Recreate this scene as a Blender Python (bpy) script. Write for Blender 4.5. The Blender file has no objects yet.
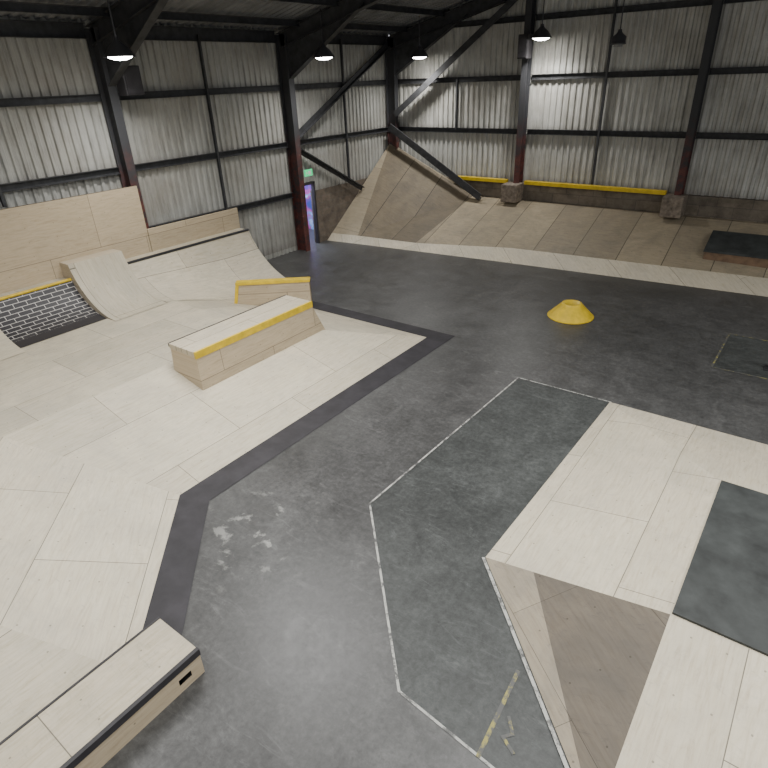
import bpy, math, random
from mathutils import Vector, Matrix
random.seed(4)
scene = bpy.context.scene
COL = scene.collection

# ------------------------------------------------------------------ node helper
class G:
    def __init__(s, name):
        s.m = bpy.data.materials.new(name); s.m.use_nodes = True
        s.nt = s.m.node_tree; s.nt.nodes.clear()
        s.out = s.nt.nodes.new('ShaderNodeOutputMaterial')
        s.b = s.nt.nodes.new('ShaderNodeBsdfPrincipled')
        s.nt.links.new(s.b.outputs[0], s.out.inputs[0])
    def n(s, t, **kw):
        nd = s.nt.nodes.new(t)
        for k, v in kw.items(): setattr(nd, k, v)
        return nd
    def l(s, a, b): s.nt.links.new(a, b)
    def pos(s): return s.n('ShaderNodeNewGeometry').outputs['Position']
    def mapv(s, v, scale=(1,1,1), rot=(0,0,0), loc=(0,0,0)):
        m = s.n('ShaderNodeMapping'); s.l(v, m.inputs['Vector'])
        m.inputs['Scale'].default_value = scale; m.inputs['Rotation'].default_value = rot
        m.inputs['Location'].default_value = loc
        return m.outputs[0]
    def noise(s, v, scale, detail=4, rough=.55, dist=0):
        nd = s.n('ShaderNodeTexNoise'); s.l(v, nd.inputs['Vector'])
        nd.inputs['Scale'].default_value = scale; nd.inputs['Detail'].default_value = detail
        nd.inputs['Roughness'].default_value = rough; nd.inputs['Distortion'].default_value = dist
        return nd.outputs['Fac']
    def ramp(s, f, stops):
        r = s.n('ShaderNodeValToRGB'); s.l(f, r.inputs[0])
        e = r.color_ramp.elements
        while len(e) < len(stops): e.new(.5)
        for i, (p, c) in enumerate(stops):
            e[i].position = p
            if not isinstance(c, tuple): c = (c, c, c)
            e[i].color = (*c[:3], 1)
        return r.outputs[0]
    def mix(s, f, a, b, mode='MIX'):
        m = s.n('ShaderNodeMix', data_type='RGBA', blend_type=mode)
        for i, x in ((0, f), (6, a), (7, b)):
            if isinstance(x, (int, float)): m.inputs[i].default_value = x if i == 0 else (x, x, x, 1)
            elif isinstance(x, tuple): m.inputs[i].default_value = (*x[:3], 1)
            else: s.l(x, m.inputs[i])
        return m.outputs[2]
    def math(s, op, a, b=None):
        m = s.n('ShaderNodeMath', operation=op)
        for i, x in ((0, a), (1, b)):
            if x is None: continue
            if isinstance(x, (int, float)): m.inputs[i].default_value = x
            else: s.l(x, m.inputs[i])
        return m.outputs[0]
    def sep(s, v):
        n = s.n('ShaderNodeSeparateXYZ'); s.l(v, n.inputs[0]); return n.outputs
    def comb(s, a, b, c=0):
        n = s.n('ShaderNodeCombineXYZ')
        for i, x in enumerate((a, b, c)):
            if isinstance(x, (int, float)): n.inputs[i].default_value = x
            else: s.l(x, n.inputs[i])
        return n.outputs[0]
    def bump(s, h, strength=.2, dist=.01):
        n = s.n('ShaderNodeBump'); s.l(h, n.inputs['Height'])
        n.inputs['Strength'].default_value = strength; n.inputs['Distance'].default_value = dist
        s.l(n.outputs[0], s.b.inputs['Normal'])
    def col(s, c):
        if isinstance(c, tuple): s.b.inputs['Base Color'].default_value = (*c[:3], 1)
        else: s.l(c, s.b.inputs['Base Color'])
    def rough(s, r):
        if isinstance(r, (int, float)): s.b.inputs['Roughness'].default_value = r
        else: s.l(r, s.b.inputs['Roughness'])

def plain(name, c, rough=.6, metal=0, var=.25, scale=6, emis=None, es=0):
    g = G(name)
    f = g.noise(g.pos(), scale, 5, .6)
    d = tuple(x*(1-var) for x in c); u = tuple(min(1, x*(1+var)) for x in c)
    g.col(g.ramp(f, [(.3, d), (.7, u)])); g.rough(rough); g.b.inputs['Metallic'].default_value = metal
    if emis:
        g.b.inputs['Emission Color'].default_value = (*emis, 1); g.b.inputs['Emission Strength'].default_value = es
    return g.m

def ply(name, c1=(.64,.58,.455), c2=(.53,.478,.372), plane='xy', angle=0, w=2.44, h=1.22, dirt=.42, loc=(0,0,0), seam=.30, ms=.0055):
    g = G(name); p = g.pos(); o = g.sep(p)
    if plane == 'yx': v = g.comb(o[1], o[0])
    elif plane == 'yz': v = g.comb(o[1], o[2])
    elif plane == 'xz': v = g.comb(o[0], o[2])
    else: v = g.comb(o[0], o[1])
    v = g.mapv(v, rot=(0,0,angle), loc=loc)
    br = g.n('ShaderNodeTexBrick'); br.offset = .5
    g.l(v, br.inputs['Vector'])
    br.inputs['Color1'].default_value = (*c1, 1); br.inputs['Color2'].default_value = (*c2, 1)
    br.inputs['Mortar'].default_value = (*[x*seam for x in c2], 1)
    br.inputs['Scale'].default_value = 1; br.inputs['Mortar Size'].default_value = ms
    br.inputs['Mortar Smooth'].default_value = .3
    br.inputs['Brick Width'].default_value = w; br.inputs['Row Height'].default_value = h
    fig = g.noise(g.mapv(v, scale=(.55, 3.2, 1)), 1.5, 3, .5, .5)
    rings = g.math('FRACT', g.math('MULTIPLY', fig, 9.0))
    col = g.mix(1.0, br.outputs['Color'], g.ramp(rings, [(0, (.92,.90,.86)), (.5, 1.0), (.95, (.96,.95,.93))]), 'MULTIPLY')
    grain = g.noise(g.mapv(v, scale=(1.0, 11, 1)), 2.4, 10, .7, .6)
    col = g.mix(1.0, col, g.ramp(grain, [(.28, (.75,.72,.68)), (.5, .97), (.75, (1.06,1.05,1.03))]), 'MULTIPLY')
    blot = g.noise(p, 1.1, 9, .72, .5)
    col = g.mix(g.ramp(blot, [(.42, 0.0), (.72, dirt*1.1)]), col, tuple(x*y for x, y in zip(c2, (.62,.65,.70))))
    scf = g.noise(g.mapv(p, scale=(1.0,2.8,1), rot=(0,0,.5)), 4.5, 10, .8, 1.5)
    col = g.mix(g.ramp(scf, [(.55, 0.0), (.70, dirt)]), col, tuple(x*y for x, y in zip(c2, (.46,.49,.54))))
    so = g.sep(v)
    fx = g.math('MULTIPLY', g.math('SUBTRACT', g.math('FRACT', g.math('DIVIDE', so[0], .61)), .5), .61)
    fy = g.math('MULTIPLY', g.math('SUBTRACT', g.math('FRACT', g.math('DIVIDE', so[1], .305)), .5), .305)
    d = g.math('SQRT', g.math('ADD', g.math('MULTIPLY', fx, fx), g.math('MULTIPLY', fy, fy)))
    col = g.mix(g.math('MULTIPLY', g.math('LESS_THAN', d, .010), .6), col, tuple(x*.25 for x in c2))
    g.col(col); g.rough(.6); g.bump(grain, .1, .004); g.b.inputs['Specular IOR Level'].default_value = .25
    return g.m

# ------------------------------------------------------------------ materials
M = {}
M['ply'] = ply('plywood_deck', plane='yx')
M['ply_x'] = ply('plywood_across', plane='xy', loc=(.3,.2,0), c1=(.60,.545,.43), c2=(.51,.462,.36))
M['ply_d'] = ply('plywood_diagonal', plane='xy', angle=math.radians(45), c1=(.65,.59,.465), c2=(.57,.515,.405))
M['ply_t'] = ply('plywood_plateau', plane='yx', c1=(.58,.525,.41), c2=(.50,.452,.352), loc=(.9,.5,0), dirt=.55)
M['ply_l'] = ply('plywood_ledge_top', plane='yx', c1=(.58,.515,.395), c2=(.51,.453,.348), loc=(.7,.33,0), dirt=.45)
M['ply_w'] = ply('plywood_wall', plane='yz', c1=(.56,.465,.33), c2=(.49,.407,.288), loc=(.5,-.6,0), dirt=.2)
M['ply_wx'] = ply('plywood_side', plane='xz', c1=(.54,.47,.36), c2=(.51,.44,.335), dirt=.4)
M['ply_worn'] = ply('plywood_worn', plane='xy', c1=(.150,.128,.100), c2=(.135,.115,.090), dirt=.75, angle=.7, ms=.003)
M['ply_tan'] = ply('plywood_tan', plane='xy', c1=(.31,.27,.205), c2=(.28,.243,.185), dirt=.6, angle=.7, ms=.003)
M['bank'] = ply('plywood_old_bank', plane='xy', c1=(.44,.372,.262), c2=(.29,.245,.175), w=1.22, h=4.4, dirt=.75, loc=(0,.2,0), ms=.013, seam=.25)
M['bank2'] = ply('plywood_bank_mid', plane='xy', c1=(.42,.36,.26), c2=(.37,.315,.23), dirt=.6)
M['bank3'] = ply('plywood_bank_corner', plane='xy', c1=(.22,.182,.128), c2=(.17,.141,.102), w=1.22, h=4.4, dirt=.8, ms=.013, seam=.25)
M['yellow'] = plain('yellow_paint', (.66,.46,.02), .45, var=.2, scale=5)
M['black'] = plain('black_paint', (.028,.026,.029), .55, var=.3)
M['border'] = plain('charcoal_border', (.023,.021,.025), .65, var=.4, scale=3)
M['slab'] = plain('dark_slab', (.034,.038,.037), .6, var=.55, scale=2.5)
M['purlin'] = plain('purlin_steel', (.040,.041,.044), .6, var=.4)
M['lampmetal'] = plain('lamp_metal', (.05,.05,.055), .4, var=.1)
M['bulb'] = plain('lamp_glow', (1,1,1), .5, emis=(1,.98,.93), es=30)
M['dull'] = plain('unlit_glass', (.25,.25,.24), .2)
M['coping'] = plain('coping_steel', (.06,.06,.065), .35, .6)
M['green'] = plain('sign_green', (.02,.45,.15), .4, var=.05, emis=(.05,.8,.3), es=.9)
M['white'] = plain('paint_white', (.75,.75,.72), .5, var=.05)
M['block'] = plain('concrete_block', (.20,.165,.13), .85, var=.5, scale=9)
M['brownwood'] = plain('brown_wood_edge', (.16,.10,.06), .7, var=.3)

g = G('column_steel'); p = g.pos(); o = g.sep(p)
nz = g.noise(p, 2.5, 6, .7); z = g.math('ADD', o[2], g.math('MULTIPLY', nz, 3.0))
rust = g.ramp(g.noise(p, 4, 6, .75), [(.40, (.035,.030,.032)), (.52, (.10,.028,.024)), (.66, (.14,.05,.04)), (.72, (.30,.27,.25))])
g.col(g.mix(g.ramp(g.math('DIVIDE', z, 8), [(.5, 0.0), (.66, 1.0)]), rust, (.040,.041,.045)))
g.rough(.6); M['steel'] = g.m

def corr(name, axis, base):
    g = G(name); p = g.pos(); o = g.sep(p)
    h = o[1] if axis == 'y' else o[0]
    v = g.comb(g.math('MULTIPLY', h, 4.0), g.math('MULTIPLY', o[2], .35))
    streak = g.noise(v, 2.0, 8, .75)
    c = g.ramp(streak, [(.30, tuple(x*.50 for x in base)), (.5, base), (.75, tuple(min(1, x*1.2) for x in base))])
    big = g.noise(p, .6, 5, .65)
    c = g.mix(g.ramp(big, [(.4, 0.0), (.72, .6)]), c, (.22,.195,.155))
    lap = g.math('FRACT', g.math('DIVIDE', g.math('ADD', o[2], -.15), 1.6))
    c = g.mix(g.math('MULTIPLY', g.ramp(lap, [(0, 1.0), (.16, 0.0)]), .45), c, (.12,.10,.085))
    g.col(c); g.rough(.5)
    return g.m
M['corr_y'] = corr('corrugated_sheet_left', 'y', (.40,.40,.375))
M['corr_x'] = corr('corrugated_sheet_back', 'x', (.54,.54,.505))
M['roof'] = plain('roof_sheet', (.20,.205,.215), .6, var=.3, scale=1.5)

def brickm(name, plane, c1, c2, mo, w, h, ms=.010):
    g = G(name); o = g.sep(g.pos())
    v = g.comb(o[1] if plane == 'yz' else o[0], o[2])
    br = g.n('ShaderNodeTexBrick'); g.l(v, br.inputs['Vector'])
    br.inputs['Color1'].default_value = (*c1, 1); br.inputs['Color2'].default_value = (*c2, 1)
    br.inputs['Mortar'].default_value = (*mo, 1); br.inputs['Scale'].default_value = 1
    br.inputs['Mortar Size'].default_value = ms; br.inputs['Brick Width'].default_value = w; br.inputs['Row Height'].default_value = h
    n = g.noise(g.pos(), 3, 6, .7)
    g.col(g.mix(1.0, br.outputs['Color'], g.ramp(n, [(.3, .5), (.7, 1.15)]), 'MULTIPLY')); g.rough(.85)
    return g.m
M['brick_y'] = brickm('block_wall_left', 'yz', (.19,.15,.115), (.14,.115,.09), (.16,.14,.12), .45, .225)
M['brick_x'] = brickm('block_wall_back', 'xz', (.24,.20,.15), (.17,.145,.115), (.14,.12,.10), .9, .30)

g = G('painted_brick_pattern'); uv = g.n('ShaderNodeUVMap'); uv.uv_map = 'uv'
br = g.n('ShaderNodeTexBrick'); g.l(uv.outputs[0], br.inputs['Vector'])
br.inputs['Color1'].default_value = (.020,.019,.023,1); br.inputs['Color2'].default_value = (.035,.033,.037,1)
br.inputs['Mortar'].default_value = (.50,.48,.45,1); br.inputs['Scale'].default_value = 1
br.inputs['Mortar Size'].default_value = .0065; br.inputs['Mortar Smooth'].default_value = 0
br.inputs['Brick Width'].default_value = .27; br.inputs['Row Height'].default_value = .105
o = g.sep(uv.outputs[0])
g.col(g.mix(g.math('LESS_THAN', o[1], .32), br.outputs['Color'], (.026,.024,.028))); g.rough(.5)
M['pbrick'] = g.m

# floor
def floormat(name, k, tint=(1,1,1)):
    g = G(name); p = g.pos()
    n1 = g.noise(p, .32, 9, .66, .6); n2 = g.noise(p, 2.4, 12, .80, .7); n3 = g.noise(p, 14, 8, .78)
    T = lambda x: tuple(x*k*t for t in tint)
    c = g.ramp(n1, [(.3, T(.046)), (.5, T(.063)), (.72, T(.090))])
    c = g.mix(1.0, c, g.ramp(n2, [(.3, .58), (.5, 1.0), (.70, 1.5)]), 'MULTIPLY')
    c = g.mix(.9, c, g.ramp(n3, [(.3, .55), (.7, 1.4)]), 'MULTIPLY')
    sc = g.noise(g.mapv(p, scale=(1,3.5,1), rot=(0,0,.7)), 1.6, 12, .82, 1.4)
    c = g.mix(g.ramp(sc, [(.55, 0.0), (.75, .40)]), c, T(.26))
    sc2 = g.noise(g.mapv(p, scale=(3,1,1), rot=(0,0,.25)), 1.2, 12, .84, .8)
    c = g.mix(g.ramp(sc2, [(.53, 0.0), (.72, .42)]), c, T(.026))
    return g, p, c, n2, n3
g, p, c, n2, n3 = floormat('polished_concrete', 1.0, (1.0,1.0,.985))
dd = g.n('ShaderNodeVectorMath', operation='DISTANCE'); g.l(g.mapv(p, scale=(1,1,0)), dd.inputs[0]); dd.inputs[1].default_value = (9.3,-16.1,0)
near = g.ramp(g.math('DIVIDE', dd.outputs['Value'], 1.1), [(.2, 1.0), (1.0, 0.0)])
fl = g.ramp(g.noise(p, 3.2, 6, .65, .3), [(.58, 0.0), (.66, .7)])
c = g.mix(g.math('MULTIPLY', near, fl), c, (.36,.36,.335))
g.col(c); g.rough(g.ramp(n2, [(.3, .30), (.7, .50)])); g.b.inputs['Specular IOR Level'].default_value = .45
g.bump(n3, .15, .004); M['floor'] = g.m
g, p, c, n2, n3 = floormat('dark_floor_paint', .82, (.95,1.02,.99))
g.col(c); g.rough(g.ramp(n2, [(.3, .42), (.7, .60)])); g.b.inputs['Specular IOR Level'].default_value = .38; M['darkfloor'] = g.m
def worn(name, c, th):
    g = G(name); g.col(g.mix(g.ramp(g.noise(g.pos(), 7, 8, .75), [(th, 0.0), (th+.10, 1.0)]), c, (.08,.08,.078))); g.rough(.6); return g.m
M['line'] = worn('worn_white_line', (.40,.40,.37), .48)
M['yline'] = worn('worn_yellow_line', (.28,.25,.07), .40)
g = G('annexe_mural'); p = g.pos(); n = g.noise(p, 1.6, 3, .5, 1.2)
g.col(g.ramp(n, [(.3, (.05,.08,.30)), (.43, (.15,.07,.35)), (.50, (.55,.10,.30)), (.58, (.15,.30,.65)), (.72, (.7,.8,.95))])); g.rough(.6)
M['mural'] = g.m

# ------------------------------------------------------------------ mesh helpers
def tag(o, label=None, cat=None, kind=None, group=None):
    if label: o['label'] = label
    if cat: o['category'] = cat
    if kind: o['kind'] = kind
    if group: o['group'] = group
    return o

def mesh(name, verts, faces, mats, fm=None, parent=None, uvs=None, smooth=False, origin=None):
    vs = [Vector(v) for v in verts]
    if origin is None:
        xs = [v.x for v in vs]; ys = [v.y for v in vs]; zs = [v.z for v in vs]
        origin = Vector(((min(xs)+max(xs))/2, (min(ys)+max(ys))/2, min(zs)))
    origin = Vector(origin)
    me = bpy.data.meshes.new(name)
    me.from_pydata([tuple(v-origin) for v in vs], [], faces)
    if not isinstance(mats, (list, tuple)): mats = [mats]
    for m in mats: me.materials.append(M[m] if isinstance(m, str) else m)
    if fm:
        for i, k in enumerate(fm): me.polygons[i].material_index = k
    if uvs:
        ul = me.uv_layers.new(name='uv')
        for poly in me.polygons:
            for li in poly.loop_indices: ul.data[li].uv = uvs[me.loops[li].vertex_index]
    if smooth:
        for q in me.polygons: q.use_smooth = True
    me.update()
    o = bpy.data.objects.new(name, me); COL.objects.link(o)
    o.location = origin
    if parent:
        o.parent = parent; o.location = origin - Vector(parent.location)
    return o

def empty(name, loc):
    o = bpy.data.objects.new(name, None); COL.objects.link(o); o.location = loc; o.empty_display_size = .2
    return o

def boxdata(x0, x1, y0, y1, z0, z1, b=0):
    v = [(x0,y0,z0),(x1,y0,z0),(x1,y1,z0),(x0,y1,z0),(x0,y0,z1),(x1,y0,z1),(x1,y1,z1),(x0,y1,z1)]
    f = [(0,3,2,1),(4,5,6,7),(0,1,5,4),(1,2,6,5),(2,3,7,6),(3,0,4,7)]
    return v, f
def box(name, x0, x1, y0, y1, z0, z1, mat, parent=None, bevel=0):
    v, f = boxdata(x0, x1, y0, y1, z0, z1)
    o = mesh(name, v, f, mat, parent=parent)
    if bevel:
        m = o.modifiers.new('bevel', 'BEVEL'); m.width = bevel; m.segments = 2
    return o

def extr(sec, p0, p1, d, w):
    n = len(sec); v = []
    for p in (p0, p1):
        for a, b in sec: v.append(Vector(p) + d*a + w*b)
    f = [(i, (i+1) % n, n+(i+1) % n, n+i) for i in range(n)]
    f += [tuple(range(n-1, -1, -1)), tuple(range(n, 2*n))]
    return v, f
def ibeam(name, p0, p1, depth, width, ddir, mat, t=.018, extra=None, parent=None):
    ax = (Vector(p1)-Vector(p0)).normalized(); d = Vector(ddir); d = (d-ax*d.dot(ax)).normalized(); w = ax.cross(d)
    D, W = depth/2, width/2; e = t
    sec = [(-D,-W),(-D,W),(-D+e,W),(-D+e,e/2),(D-e,e/2),(D-e,W),(D,W),(D,-W),(D-e,-W),(D-e,-e/2),(-D+e,-e/2),(-D+e,-W)]
    v, f = extr(sec, p0, p1, d, w)
    if extra:
        for ev, ef in extra:
            k = len(v); v = list(v)+[Vector(q) for q in ev]; f += [tuple(i+k for i in q) for q in ef]
    return mesh(name, v, f, mat, parent=parent)
def zsec(name, p0, p1, ddir, mat, h=.17, w=.07, t=.012):
    ax = (Vector(p1)-Vector(p0)).normalized(); d = Vector(ddir); d = (d-ax*d.dot(ax)).normalized(); ww = ax.cross(d)
    H = h/2
    sec = [(0,-H),(0,H),(w,H),(w,H-t),(t,H-t),(t,-H+t),(w,-H+t),(w,-H)]
    v, f = extr(sec, p0, p1, d, ww)
    return mesh(name, v, f, mat)
def rev(name, prof, c, mat, parent=None, seg=40, smooth=True):
    v = []; f = []; n = len(prof)
    for i in range(seg):
        a = 2*math.pi*i/seg
        for r, z in prof: v.append((c[0]+r*math.cos(a), c[1]+r*math.sin(a), c[2]+z))
    for i in range(seg):
        j = (i+1) % seg
        for k in range(n-1): f.append((i*n+k, j*n+k, j*n+k+1, i*n+k+1))
    return mesh(name, v, f, mat, parent=parent, smooth=smooth)
def tube(name, p0, p1, r, mat, parent=None, seg=14):
    ax = (Vector(p1)-Vector(p0)).normalized(); d = ax.orthogonal().normalized(); w = ax.cross(d)
    sec = [(r*math.cos(2*math.pi*i/seg), r*math.sin(2*math.pi*i/seg)) for i in range(seg)]
    v, f = extr(sec, p0, p1, d, w)
    return mesh(name, v, f, mat, parent=parent, smooth=False)
def strip(name, pts, width, z, mat):
    v = []; n = len(pts); P = [Vector((x, y, 0)) for x, y in pts]
    for i in range(n):
        if i == 0: t = (P[1]-P[0]).normalized(); m = Vector((-t.y, t.x, 0)); s = 1
        elif i == n-1: t = (P[-1]-P[-2]).normalized(); m = Vector((-t.y, t.x, 0)); s = 1
        else:
            a = (P[i]-P[i-1]).normalized(); b = (P[i+1]-P[i]).normalized()
            na = Vector((-a.y, a.x, 0)); nb = Vector((-b.y, b.x, 0)); m = (na+nb).normalized(); s = 1/max(.3, m.dot(na))
        for sg in (-1, 1):
            q = P[i]+m*sg*s*width/2; v.append((q.x, q.y, z))
    f = [(2*i, 2*i+2, 2*i+3, 2*i+1) for i in range(n-1)]
    return mesh(name, v, f, mat)

# ------------------------------------------------------------------ room shell
SL = .235; EA = 6.45
fl = mesh('floor', [(-2,-32,0),(26,-32,0),(26,.3,0),(-2,.3,0)], [(0,1,2,3)], 'floor'); tag(fl, kind='structure')

def rib_profile(a0, a1, period=.2, depth=.045):
    pts = []; a = a0
    while a < a1-1e-6:
        for fr, d in ((0, 0), (.38, 0), (.5, depth), (.88, depth)):
            q = a+fr*period
            if q < a1: pts.append((q, d))
        a += period
    pts.append((a1, 0)); return pts

v = []; f = []; fm = []
def addcorr(a0, a1, z0, z1, fn, m=0, per=.2):
    pr = rib_profile(a0, a1, per); k = len(v)
    for a, d in pr:
        zt = z1(a) if callable(z1) else z1
        v.append(fn(a, d, z0)); v.append(fn(a, d, zt))
    for i in range(len(pr)-1):
        f.append((k+2*i, k+2*i+2, k+2*i+3, k+2*i+1)); fm.append(m)
fnL = lambda a, d, z: (-.03-d, a, z)
WT = EA+.14
addcorr(-30, -5.45, 0, WT, fnL); addcorr(-5.45, -4.62, 2.1, WT, fnL); addcorr(-4.62, 0, 1.8, WT, fnL)
k = len(v); bv, bf = boxdata(-.2, -.01, -4.62, .1, 0, 1.8)
v += bv; f += [tuple(i+k for i in q) for q in bf]; fm += [1]*6
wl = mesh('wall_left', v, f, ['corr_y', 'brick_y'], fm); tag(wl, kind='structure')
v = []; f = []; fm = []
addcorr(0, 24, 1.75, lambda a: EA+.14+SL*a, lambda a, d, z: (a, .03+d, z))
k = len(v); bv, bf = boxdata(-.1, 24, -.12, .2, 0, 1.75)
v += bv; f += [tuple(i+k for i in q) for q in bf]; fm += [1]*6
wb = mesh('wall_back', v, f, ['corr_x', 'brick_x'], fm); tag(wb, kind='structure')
v = []; f = []
pr = rib_profile(-30, .1, .25, .04)
for a, d in pr: v.append((-.1, a, EA+d+.03)); v.append((24, a, EA+SL*24+d+.03))
for i in range(len(pr)-1): f.append((2*i, 2*i+2, 2*i+3, 2*i+1))
ce = mesh('ceiling', v, f, 'roof'); tag(ce, kind='structure')
v = [(-2.2,-8.2,0),(-2.2,-3.2,0),(-2.2,-3.2,2.8),(-2.2,-8.2,2.8),(-.22,-3.2,0),(-.22,-3.2,2.8),(-.22,-8.2,0),(-.22,-8.2,2.8)]
an = mesh('wall_annexe', v, [(0,1,2,3),(1,4,5,2),(6,0,3,7),(3,2,5,7)], 'mural'); tag(an, kind='structure')
v = []; f = []
for b in ((-.08,.05,-5.45,-5.38,0,2.1), (-.08,.05,-4.69,-4.62,0,2.1), (-.08,.05,-5.45,-4.62,2.04,2.12)):
    bv, bf = boxdata(*b); k = len(v); v += bv; f += [tuple(i+k for i in q) for q in bf]
df = mesh('trim_1', v, f, 'black'); tag(df, kind='structure')

# ------------------------------------------------------------------ steelwork
for y in (-17.2, -11.4, -5.6, -.18):
    c = ibeam('steel_column', (.2, y, 0), (.2, y, 6.35), .40, .22, (1,0,0), 'steel')
    tag(c, 'dark steel wall column with flaking red paint on lower part', 'column', group='steel wall columns')
    rz = lambda x: EA-.24+SL*x
    hv = [(.38,y-.01,5.2),(.38,y+.01,5.2),(3.2,y-.01,rz(3.2)-.1),(3.2,y+.01,rz(3.2)-.1),(.38,y-.01,6.4),(.38,y+.01,6.4)]
    hf = [(0,2,4),(1,5,3),(0,1,3,2)]
    fv = [(.36,y-.1,5.2),(.36,y+.1,5.2),(3.3,y+.1,rz(3.3)-.12),(3.3,y-.1,rz(3.3)-.12),(.36,y-.1,5.18),(.36,y+.1,5.18),(3.3,y+.1,rz(3.3)-.14),(3.3,y-.1,rz(3.3)-.14)]
    ff = [(0,1,2,3),(7,6,5,4),(0,3,7,4),(1,5,6,2)]
    r = ibeam('roof_rafter', (.1, y, rz(.1)-.03), (18, y, rz(18)-.03), .38, .2, (0,0,1), 'purlin', extra=[(hv, hf), (fv, ff)])
    tag(r, 'dark steel sloping roof rafter with haunch at the column', 'beam', group='steel roof rafters')
for x in (5.5, 10.65, 15.9):
    c = ibeam('steel_column', (x, -.22, 1.15), (x, -.22, EA+SL*x-.3), .32, .2, (0,1,0), 'steel')
    tag(c, 'dark steel end wall column with red paint near its foot', 'column', group='steel wall columns')
for z in (1.84, 3.38, 4.98, 6.3):
    for y0, y1 in ((-30,-17.3), (-17.1,-11.5), (-11.3,-5.7), (-5.5,-.15)):
        if z < 2 and y1 > -1: continue
        r = zsec('wall_rail', (-.02, y0, z), (-.02, y1, z), (1,0,0), 'purlin', h=.16 if z < 6 else .3, w=.1)
        tag(r, 'dark grey horizontal steel cladding rail', 'rail', group='cladding rails')
for z in (3.38, 4.98, 6.6, 8.2):
    for x0, x1 in ((.1,5.4), (5.6,10.55), (10.75,15.8), (16,22)):
        if EA+SL*x1-.2 < z: continue
        if EA+SL*x0 < z: x0 = (z-EA)/SL+.3
        r = zsec('wall_rail', (x0, .02, z), (x1, .02, z), (0,-1,0), 'purlin', h=.16, w=.1)
        tag(r, 'dark grey horizontal steel cladding rail', 'rail', group='cladding rails')
for i in range(11):
    x = .9+1.5*i
    r = zsec('roof_purlin', (x, -30, EA+SL*x-.08), (x, 0, EA+SL*x-.08), (1,0,0), 'purlin', h=.16, w=.07)
    tag(r, 'dark steel roof purlin under the roof sheets', 'beam', group='roof purlins')
for y, z0, z1 in ((-8.5,1.84,6.3), (-2.8,1.9,6.3), (-14.3,3.0,6.3)):
    r = ibeam('sheeting_post', (.06, y, z0), (.06, y, z1), .08, .06, (1,0,0), 'purlin', t=.01); tag(r, 'thin dark steel post between cladding rails', 'post', group='thin sheeting posts')
for x, z0, z1 in ((2.9, 3.4, 5.0), (8.0, 1.8, 7.6), (13.2, 1.8, 8.8)):
    r = ibeam('sheeting_post', (x, -.06, z0), (x, -.06, z1), .08, .06, (0,1,0), 'purlin', t=.01); tag(r, 'thin dark steel post between cladding rails', 'post', group='thin sheeting posts')
def brace(p0, p1, r, lab):
    ax = Vector(p1)-Vector(p0); d = Vector((1,0,0)) if abs(p0[0]-p1[0]) < .1 else Vector((0,1,0))
    w = ax.normalized().cross(d)
    sec = [(-r,-r),(r,-r),(r,-r*.6),(-r*.6,-r*.6),(-r*.6,r),(-r,r)]
    v, f = extr(sec, p0, p1, d, w)
    tag(mesh('diagonal_brace', v, f, 'purlin'), lab, 'brace', group='diagonal wall braces')
brace((.2,-.35,6.15), (.2,-5.4,3.6), .08, 'dark steel angle brace running down from the corner')
brace((.2,-5.4,3.2), (.2,-2.2,1.5), .07, 'dark steel angle brace running down beside the doorway')
brace((5.3,-.3,7.3), (.45,-.3,3.9), .10, 'long dark steel angle brace on the end wall')
brace((.3,-.45,3.5), (4.3,-.6,1.27), .12, 'heavy dark steel brace from corner down to the bank')

# ------------------------------------------------------------------ bank along the end wall
B = empty('wall_bank', (7,-2,0)); tag(B, 'long worn plywood bank ramp rising against the end wall', 'ramp')
b0=(0.02,-4.2,0.0); b1=(1.2,-4.05,0); b2=(3.3,-3.85,0); b3=(6.6,-3.55,0); b4=(14.0,-3.0,0); b5=(20,-2.8,0)
T0=(.02,-.13,2.9); T2=(3.8,-.3,1.2); T3=(6.6,-.35,1.18); T4=(14,-.35,1.15); T5=(20,-.35,1.15)
lerp = lambda a, b, t: tuple(a[i]+(b[i]-a[i])*t for i in range(3))
s2 = lerp(b2,T2,.12); s3 = lerp(b3,T3,.22); s4 = lerp(b4,T4,.24); s5 = lerp(b5,T5,.24); s1 = lerp(b1,T0,.07); s0 = lerp(b0,T0,.07)
verts = [s0,s1,T0,s2,T2,s3,T3,s4,T4,s5,T5,(3.8,-.1,1.2),(20,-.1,1.15)]
faces = [(0,1,2),(1,3,4,2),(3,5,6,4),(5,7,8,6),(7,9,10,8),(4,6,8,10,12,11),(2,4,11)]
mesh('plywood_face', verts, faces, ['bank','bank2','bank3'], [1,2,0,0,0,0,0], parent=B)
lo = [b0,b1,b2,b3,b4,b5]; hi = [s0,s1,s2,s3,s4,s5]
verts = lo+[(a[0],a[1],a[2]+.004) for a in hi]
o = mesh('toe_strip', verts, [(i,i+1,7+i,6+i) for i in range(5)], 'ply_d', parent=B); o['label'] = 'pale new plywood strip at the foot'
for x in (5.4, 10.6):
    o = box('concrete_block', x-.28, x+.3, -.75, -.14, 1.19, 1.78, 'block', bevel=.03)
    tag(o, 'rough brown concrete padstone at the foot of a steel column', 'block', group='concrete padstones')
for x0, x1 in ((2.9,5.1), (5.75,10.3)):
    tag(box('edge_rail', x0, x1, -.30, -.13, 1.74, 1.86, 'yellow', bevel=.01), 'yellow painted timber edge on top of the low brick wall', 'trim', group='yellow wall edges')
pd = empty('bank_box', (13.5,-1.5,.8)); tag(pd, 'low dark topped box set into the bank slope', 'ramp')
cube_f = [(0,3,2,1),(0,1,5,4),(1,2,6,5),(2,3,7,6),(3,0,4,7)]
q = [(11.9,-2.05,.66),(17,-2.0,.66),(17,-1.1,1.0),(11.9,-1.15,1.0)]
mesh('box_side', [(a,b,c-.28) for a,b,c in q]+q, cube_f+[(4,5,6,7)], 'brownwood', parent=pd)
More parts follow.
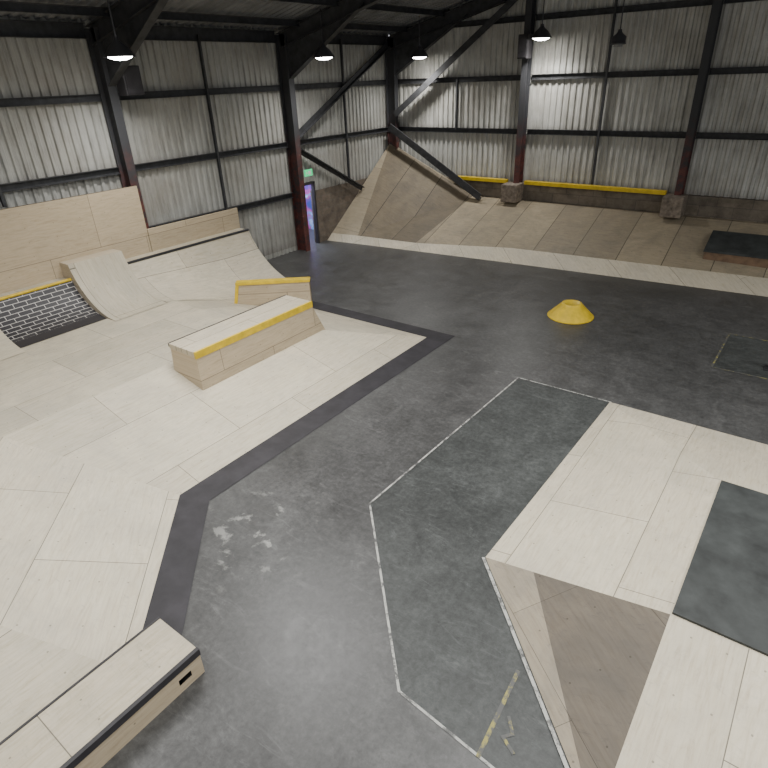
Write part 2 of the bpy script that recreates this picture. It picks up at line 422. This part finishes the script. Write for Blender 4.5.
qt = [(11.88,-2.07,.665),(17,-2.02,.665),(17,-1.08,1.005),(11.88,-1.13,1.005)]
mesh('box_top', qt+[(a,b,c+.05) for a,b,c in qt], cube_f+[(4,5,6,7)], 'slab', parent=pd)

# ------------------------------------------------------------------ large plywood funbox
H = .65
FB = empty('plywood_funbox', (5.5,-15,0)); tag(FB, 'large pale plywood bank platform with charcoal painted border', 'ramp')
N0=(2.2,-9.65,.0); N1=(7.8,-9.65,0); E1=(7.8,-16.2,0); C1=(9.75,-18.2,0); S1=(9.75,-27,0)
n0=(2.2,-12.25,H); n1=(5.2,-12.25,H); e1=(5.2,-17.28,H); c1=(7.15,-19.3,H); s1=(7.15,-27,H); w0=(.5,-12.25,H); w1=(.5,-27,H)
vv = [(a,b,c+.02) for a,b,c in [N0,N1,E1,C1,S1,n0,n1,e1,c1,s1,w0,w1]]
ff = [(0,1,6,5),(1,2,7,6),(2,3,8,7),(3,4,9,8),(5,6,7,8,9,11,10)]
mesh('plywood_surface', vv, ff, ['ply_x','ply','ply_d','ply_t'], [0,1,2,1,3], parent=FB)
inn = [(2.9,-9.65),(7.8,-9.65),(7.8,-16.2),(9.75,-18.2)]; outr = [(2.9,-9.22),(8.28,-9.22),(8.24,-16.03),(10.19,-18.03)]
verts = [(a,b,.024) for a,b in inn]+[(a,b,.006) for a,b in outr]
mesh('border_strip', verts, [(i,i+1,5+i,4+i) for i in range(3)], 'border', parent=FB)

# ------------------------------------------------------------------ curved ramps on the wall side
def qramp(name, label, y0, y1, x0, zt, end, mats, nst=10, ns=16, xb=.5, coping=None, uvs=False):
    R_ = empty(name, (x0, (y0+y1)/2, 0)); tag(R_, label, 'ramp')
    V = []; F = []; U = []
    for j in range(nst+1):
        y = y0+(y1-y0)*j/nst; xe, zb = end(y); h = zt-zb
        R = ((xe-x0)**2+h*h)/(2*h); a1 = math.asin(min(1, (xe-x0)/R))
        for i in range(ns+1):
            a = a1*(1-i/ns)
            V.append((xe-R*math.sin(a), y, zb+R*(1-math.cos(a)))); U.append((y, R*a))
    n = ns+1
    for j in range(nst):
        for i in range(ns): F.append((j*n+i, j*n+i+1, (j+1)*n+i+1, (j+1)*n+i))
    mesh('ramp_surface', V, F, mats[0], parent=R_, uvs=U if uvs else None, smooth=True)
    B_ = []; BF = []
    for j in (0, nst):
        k = len(B_); ring = V[j*n:(j+1)*n]; B_ += [(a, b, c-.004) for a, b, c in ring]
        y = ring[0][1]; B_ += [(ring[-1][0], y, 0), (xb, y, 0), (xb, y, zt)]
        idx = list(range(k, len(B_)))
        BF.append(tuple(idx) if j else tuple(reversed(idx)))
    m = n+3
    BF.append((n+2, 0, m, m+n+2)); BF.append((n+1, n+2, m+n+2, m+n+1))
    mesh('ramp_body', B_, BF, mats[1], parent=R_)
    if coping: tube('coping', (x0, y0, zt), (x0, y1, zt), .035, coping, parent=R_)
    return R_
def endq(y):
    t = min(1, max(0, (y+12.25)/2.6)); return (2.3+.75*t, (H+.025)*(1-t)+.012)
qramp('quarter_pipe', 'pale plywood quarter pipe with dark steel coping against the wall', -12.42, -8.5, .9, 1.4, endq, ['ply', 'ply_x'], coping='coping')
qramp('quarter_pipe_extension', 'taller narrow pale plywood curved extension beside the quarter pipe', -13.75, -12.43, .88, 1.72, lambda y: (2.35, H+.03), ['ply_x', 'ply_wx'])
qramp('brick_painted_ramp', 'curved ramp painted black with white brick pattern', -15.62, -13.76, .85, 1.38, lambda y: (2.02, H+.03), ['pbrick', 'ply_x'], uvs=True, coping='yellow')
qramp('quarter_pipe', 'pale plywood quarter pipe continuing past the brick painted ramp', -24, -15.63, .85, 1.38, lambda y: (2.3, H+.03), ['ply', 'ply_x'], coping='yellow')
tag(box('plywood_backboard', .43, .5, -26, -11.42, .7, 3.04, 'ply_w', bevel=.006), 'tall pale plywood backboard against corrugated wall', 'panel')
tag(box('plywood_backboard', .43, .5, -11.40, -8.45, 1.0, 1.97, 'ply_w', bevel=.006), 'low pale plywood backboard behind the quarter pipe', 'panel')

# ------------------------------------------------------------------ grind ledge on funbox
L = empty('grind_ledge', (5.85,-12.9,.4)); tag(L, 'pale plywood grind ledge with yellow painted front edge', 'ledge')
x0,x1,y0,y1,zt = 5.42,6.15,-14.42,-11.5,1.14
v = [(x0-.02,y0-.03,.3),(x1+.05,y0-.03,.3),(x1+.05,y1+.45,.1),(x0-.02,y1+.45,.1),(x0,y0,zt-.09),(x1,y0,zt-.09),(x1,y1,zt-.09),(x0,y1,zt-.09)]
f = [(0,3,2,1),(4,5,6,7),(0,1,5,4),(1,2,6,5),(2,3,7,6),(3,0,4,7)]
mesh('ledge_body', v, f, 'ply_w', parent=L)
box('ledge_top', x0-.01, x1-.03, y0-.01, y1+.01, zt-.088, zt, 'ply_l', parent=L)
o = box('edge_strip', x1-.03, x1+.012, y0-.012, y1+.012, zt-.12, zt+.008, 'yellow', parent=L); o['label'] = 'yellow painted edge'
o = box('edge_strip', x0-.03, x0-.008, y0-.012, y1+.012, zt-.06, zt+.008, 'coping', parent=L); o['label'] = 'dark steel back edge'

K = empty('corner_ledge', (3.9,-10.4,.3)); tag(K, 'short angled plywood ledge with yellow painted edges', 'ledge')
a = Vector((3.2,-11.02,0)); b = Vector((4.55,-9.9,0)); t = (b-a).normalized(); nrm = Vector((-t.y,t.x,0))
def P(u, w, z): q = a+t*u+nrm*w; return (q.x, q.y, z)
Ln = (b-a).length
v = [P(-.12,0,.15),P(Ln,0,.05),P(Ln,.3,.05),P(-.12,.3,.15),P(0.02,0,.84),P(Ln,0,.84),P(Ln,.3,.84),P(.02,.3,.84)]
mesh('ledge_body', v, f, 'ply_w', parent=K)
v = [P(-.03,-.025,.84),P(Ln+.02,-.025,.84),P(Ln+.02,.2,.84),P(-.03,.2,.84),P(-.03,-.025,.90),P(Ln+.02,-.025,.90),P(Ln+.02,.2,.90),P(-.03,.2,.90)]
mesh('ledge_top', v, f, 'yellow', parent=K)
v = [P(-.18,-.02,.15),P(-.10,-.02,.15),P(-.10,.32,.15),P(-.18,.32,.15),P(-.03,-.02,.86),P(.05,-.02,.86),P(.05,.32,.86),P(-.03,.32,.86)]
mesh('end_edge', v, f, 'yellow', parent=K)

# ------------------------------------------------------------------ near ledge
L = empty('grind_ledge', (10,-19.5,0)); tag(L, 'long low plywood ledge with black steel edges and a handle hole', 'ledge')
x0,x1,y1,y0,zt = 9.7,10.34,-17.75,-23.0,.33
hs0,hs1,hz0,hz1 = -18.02,-17.88,.10,.17
v = [(x1,y0,0),(x1,hs0,0),(x1,hs1,0),(x1,y1,0),(x1,y0,hz0),(x1,hs0,hz0),(x1,hs1,hz0),(x1,y1,hz0),(x1,y0,hz1),(x1,hs0,hz1),(x1,hs1,hz1),(x1,y1,hz1),(x1,y0,zt),(x1,hs0,zt),(x1,hs1,zt),(x1,y1,zt),
     (x0,y0,0),(x0,y1,0),(x0,y0,zt),(x0,y1,zt)]
f2 = []
for r in range(3):
    for c in range(3):
        if r == 1 and c == 1: continue
        k = r*4+c; f2.append((k,k+1,k+5,k+4))
f2 += [(16,18,19,17),(12,13,14,15,19,18),(3,17,19,15,11,7),(16,0,4,8,12,18)]
mesh('ledge_body', v, f2, 'ply_w', parent=L)
box('ledge_top', x0, x1-.03, y0, y1-.002, zt, zt+.012, 'ply_l', parent=L)
o = box('edge_strip', x1-.03, x1+.012, y0, y1+.004, zt-.06, zt+.02, 'black', parent=L); o['label'] = 'black steel front edge'
o = box('edge_strip', x0-.012, x0+.012, y0, y1+.004, zt-.04, zt+.02, 'black', parent=L); o['label'] = 'black steel back edge'

# ------------------------------------------------------------------ small pyramid with dark deck
h = .4
PY = empty('plywood_pyramid', (15,-13,0)); tag(PY, 'low pale plywood pyramid bank with chamfered corner and flat deck', 'ramp')
A=(11.94,-14.8,.012); Bp=(12.03,-10.3,.012); Bx=(21,-10.3,.012); D=(13.96,-14.8,h); E=(14.0,-12.25,h); F=(21,-12.25,h)
C=(13.94,-16.83,.012); Cx=(21,-16.83,.012); Dx=(21,-14.8,h)
Ap = lerp(A,D,.30)
v = [A,Bp,Bx,D,E,F,C,Cx,Dx,Ap]
f3 = [(0,9,3,4,1),(1,4,5,2),(3,8,5,4),(0,6,9),(9,6,3),(6,7,8,3)]
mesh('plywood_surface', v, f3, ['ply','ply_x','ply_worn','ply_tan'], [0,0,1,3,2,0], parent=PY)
o = mesh('deck_slab', [(13.97,-14.79,h+.004),(21,-14.79,h+.004),(21,-12.26,h+.004),(14.0,-12.26,h+.004),(13.97,-14.79,h+.03),(21,-14.79,h+.03),(21,-12.26,h+.03),(14.0,-12.26,h+.03)], f, 'slab', parent=PY); o['label'] = 'dark grey painted deck board'

# ------------------------------------------------------------------ yellow mogul
c = (10.0,-6.75,0)
Y = empty('yellow_cone_obstacle', c); tag(Y, 'bright yellow truncated cone skate obstacle on the concrete floor', 'obstacle')
rev('cone_body', [(.0,.0),(.53,.0),(.535,.02),(.50,.05),(.25,.30),(.225,.33)], c, 'yellow', Y, smooth=False)
rev('cone_top', [(.225,.33),(.19,.34),(.17,.325),(.0,.325)], c, 'yellow', Y)

# ------------------------------------------------------------------ floor paint
tag(mesh('painted_floor_patch', [(10.3,-10.3,.003),(10.16,-14.8,.003),(12.06,-16.8,.003),(13.15,-16.9,.003),(14.1,-16.9,.003),(11.94,-14.8,.003),(12.05,-10.3,.003)], [(0,1,2,3,4,5,6)], 'darkfloor'), 'darker painted concrete area bounded by a worn line', 'marking')
tag(mesh('painted_floor_patch', [(13.25,-6.0,.003),(13.23,-7.9,.003),(17,-7.9,.003),(17,-6.0,.003)], [(0,1,2,3)], 'darkfloor'), 'darker painted concrete rectangle outlined with worn line', 'marking')
tag(strip('floor_line', [(12.05,-10.28),(10.3,-10.3),(10.16,-14.8),(12.06,-16.8),(13.6,-16.95)], .026, .006, 'line'), 'worn white painted outline on the concrete floor', 'marking')
tag(strip('floor_line', [(11.92,-14.82),(13.92,-16.86)], .035, .018, 'line'), 'worn white edge line along the pyramid foot', 'marking')
tag(strip('floor_line', [(17,-6.0),(13.25,-6.0),(13.23,-7.9),(17,-7.9)], .035, .006, 'yline'), 'worn yellowish painted outline on the concrete floor', 'marking')
tag(strip('floor_line', [(12.9,-15.95),(12.96,-16.9)], .04, .008, 'yline'), 'worn short yellow painted line on the concrete floor', 'marking')
tag(strip('floor_line', [(13.02,-16.42),(13.12,-16.55),(13.06,-16.62),(13.2,-16.70)], .03, .009, 'yline'), 'small yellow paint scribble on the concrete floor', 'marking')

R_ = empty('grind_rail', (14.4,-7.4,0)); tag(R_, 'low dark steel grind rail standing on the floor', 'rail')
box('rail_bar', 14.08, 16.5, -7.45, -7.38, .40, .46, 'coping', R_)
box('rail_post', 14.12, 14.18, -7.44, -7.39, .02, .40, 'coping', R_)
box('rail_post', 16.3, 16.36, -7.44, -7.39, .02, .40, 'coping', R_)
box('base_plate', 14.05, 14.25, -7.55, -7.28, 0, .02, 'coping', R_)
box('base_plate', 16.23, 16.43, -7.55, -7.28, 0, .02, 'coping', R_)

# ------------------------------------------------------------------ lamps
def lamp(x, y, z, lit=True, lab=None, r=.31):
    e = empty('pendant_lamp', (x, y, z)); tag(e, lab or 'dark metal bell shaped pendant lamp glowing white', 'lamp', group='hall pendant lamps')
    rev('lamp_shade', [(.045,.36),(.06,.30),(.09,.26),(.19,.18),(r-.02,.04),(r+.012,0),(r-.01,.01),(.18,.15),(.08,.22)], (x,y,z), 'lampmetal', e, 32)
    rev('lamp_bulb', [(.0,-.06),(.12,-.05),(r-.09,-.015),(r-.04,.03),(.0,.06)], (x,y,z), 'bulb' if lit else 'dull', e, 32)
    tube('lamp_cord', (x,y,z+.35), (x,y,EA+SL*x-.02), .016, 'lampmetal', e, 8)
    if lit:
        ld = bpy.data.lights.new('lamp_light', 'SPOT'); ld.energy = 400; ld.spot_size = math.radians(150); ld.spot_blend = .8; ld.shadow_soft_size = .2; ld.color = (1,.98,.95)
        lo = bpy.data.objects.new('lamp_light', ld); COL.objects.link(lo); lo.location = (0,0,-.12); lo.parent = e
lamp(1.8,-11.9,5.72); lamp(1.8,-5.65,5.70); lamp(1.9,-.9,5.70); lamp(6.2,-.9,6.0)
lamp(8.5,-1.0,5.72, False, 'unlit dark metal pendant lamp hanging near the end wall', .2)
for x0,x1,y0,y1,z0,z1,lb in ((.42,.78,-11.3,-10.85,5.0,5.6,'black loudspeaker box mounted on a wall column'), (5.4,5.72,-.75,-.4,5.5,6.15,'black loudspeaker box hanging on the end wall column')):
    s = empty('loudspeaker', ((x0+x1)/2,(y0+y1)/2,z0)); tag(s, lb, 'speaker')
    box('speaker_body', x0,x1,y0,y1,z0,z1,'black', s, .015)
    if x0 < 1: box('speaker_grille', x1+.001,x1+.015,y0+.04,y1-.04,z0+.04,z1-.04,'black', s)
    else: box('speaker_grille', x0+.03,x1-.03,y0-.015,y0-.001,z0+.04,z1-.04,'black', s)
s = empty('exit_sign', (.44,-5.25,2.35)); tag(s, 'green illuminated emergency exit sign with white pictogram', 'sign')
box('sign_panel', .40,.44,-5.45,-5.10,2.40,2.60,'green', s)
v = [(.445,-5.30,2.44),(.445,-5.30,2.56),(.445,-5.18,2.56),(.445,-5.18,2.44), (.445,-5.42,2.50),(.445,-5.37,2.55),(.445,-5.37,2.52),(.445,-5.33,2.52),(.445,-5.33,2.48),(.445,-5.37,2.48),(.445,-5.37,2.45)]
mesh('pictogram', v, [(0,3,2,1),(4,5,10),(6,7,8,9)], 'white', parent=s)

# ------------------------------------------------------------------ lights
def area(name, loc, size, e, col=(1,1,1), spread=180):
    l = bpy.data.lights.new(name, 'AREA'); l.shape = 'RECTANGLE'; l.size = size[0]; l.size_y = size[1]; l.energy = e; l.color = col
    l.spread = math.radians(spread)
    o = bpy.data.objects.new(name, l); COL.objects.link(o); o.location = loc
for x, y, e in ((7,-13.5,420),(6.5,-20,340),(13,-14,370),(14,-21.5,320),(19,-9,360),(19,-16,320)):
    area('hall_light', (x,y,6.9), (3,3), e, (1,.99,.965), 150)
area('annexe_light', (-1.2,-5.2,2.7), (1.5,2.5), 200, (.75,.87,1))
w = bpy.data.worlds.new('World'); scene.world = w; w.use_nodes = True
bg = w.node_tree.nodes['Background']; bg.inputs[0].default_value = (.94,.97,1,1); bg.inputs[1].default_value = .52

# ------------------------------------------------------------------ camera
fw = Vector((-.535,.697,-.4769)).normalized()
rt = Vector((.804,.593,-.0353)); rt = (rt-fw*rt.dot(fw)).normalized(); upv = rt.cross(fw)
cam = bpy.data.cameras.new('camera'); co = bpy.data.objects.new('camera', cam); COL.objects.link(co)
m = Matrix((rt, upv, -fw)).transposed().to_4x4(); m.translation = Vector((14.1,-19.5,5.2))
co.matrix_world = m; cam.sensor_width = 36; cam.lens = 36*568/768; cam.clip_start = .05
scene.camera = co
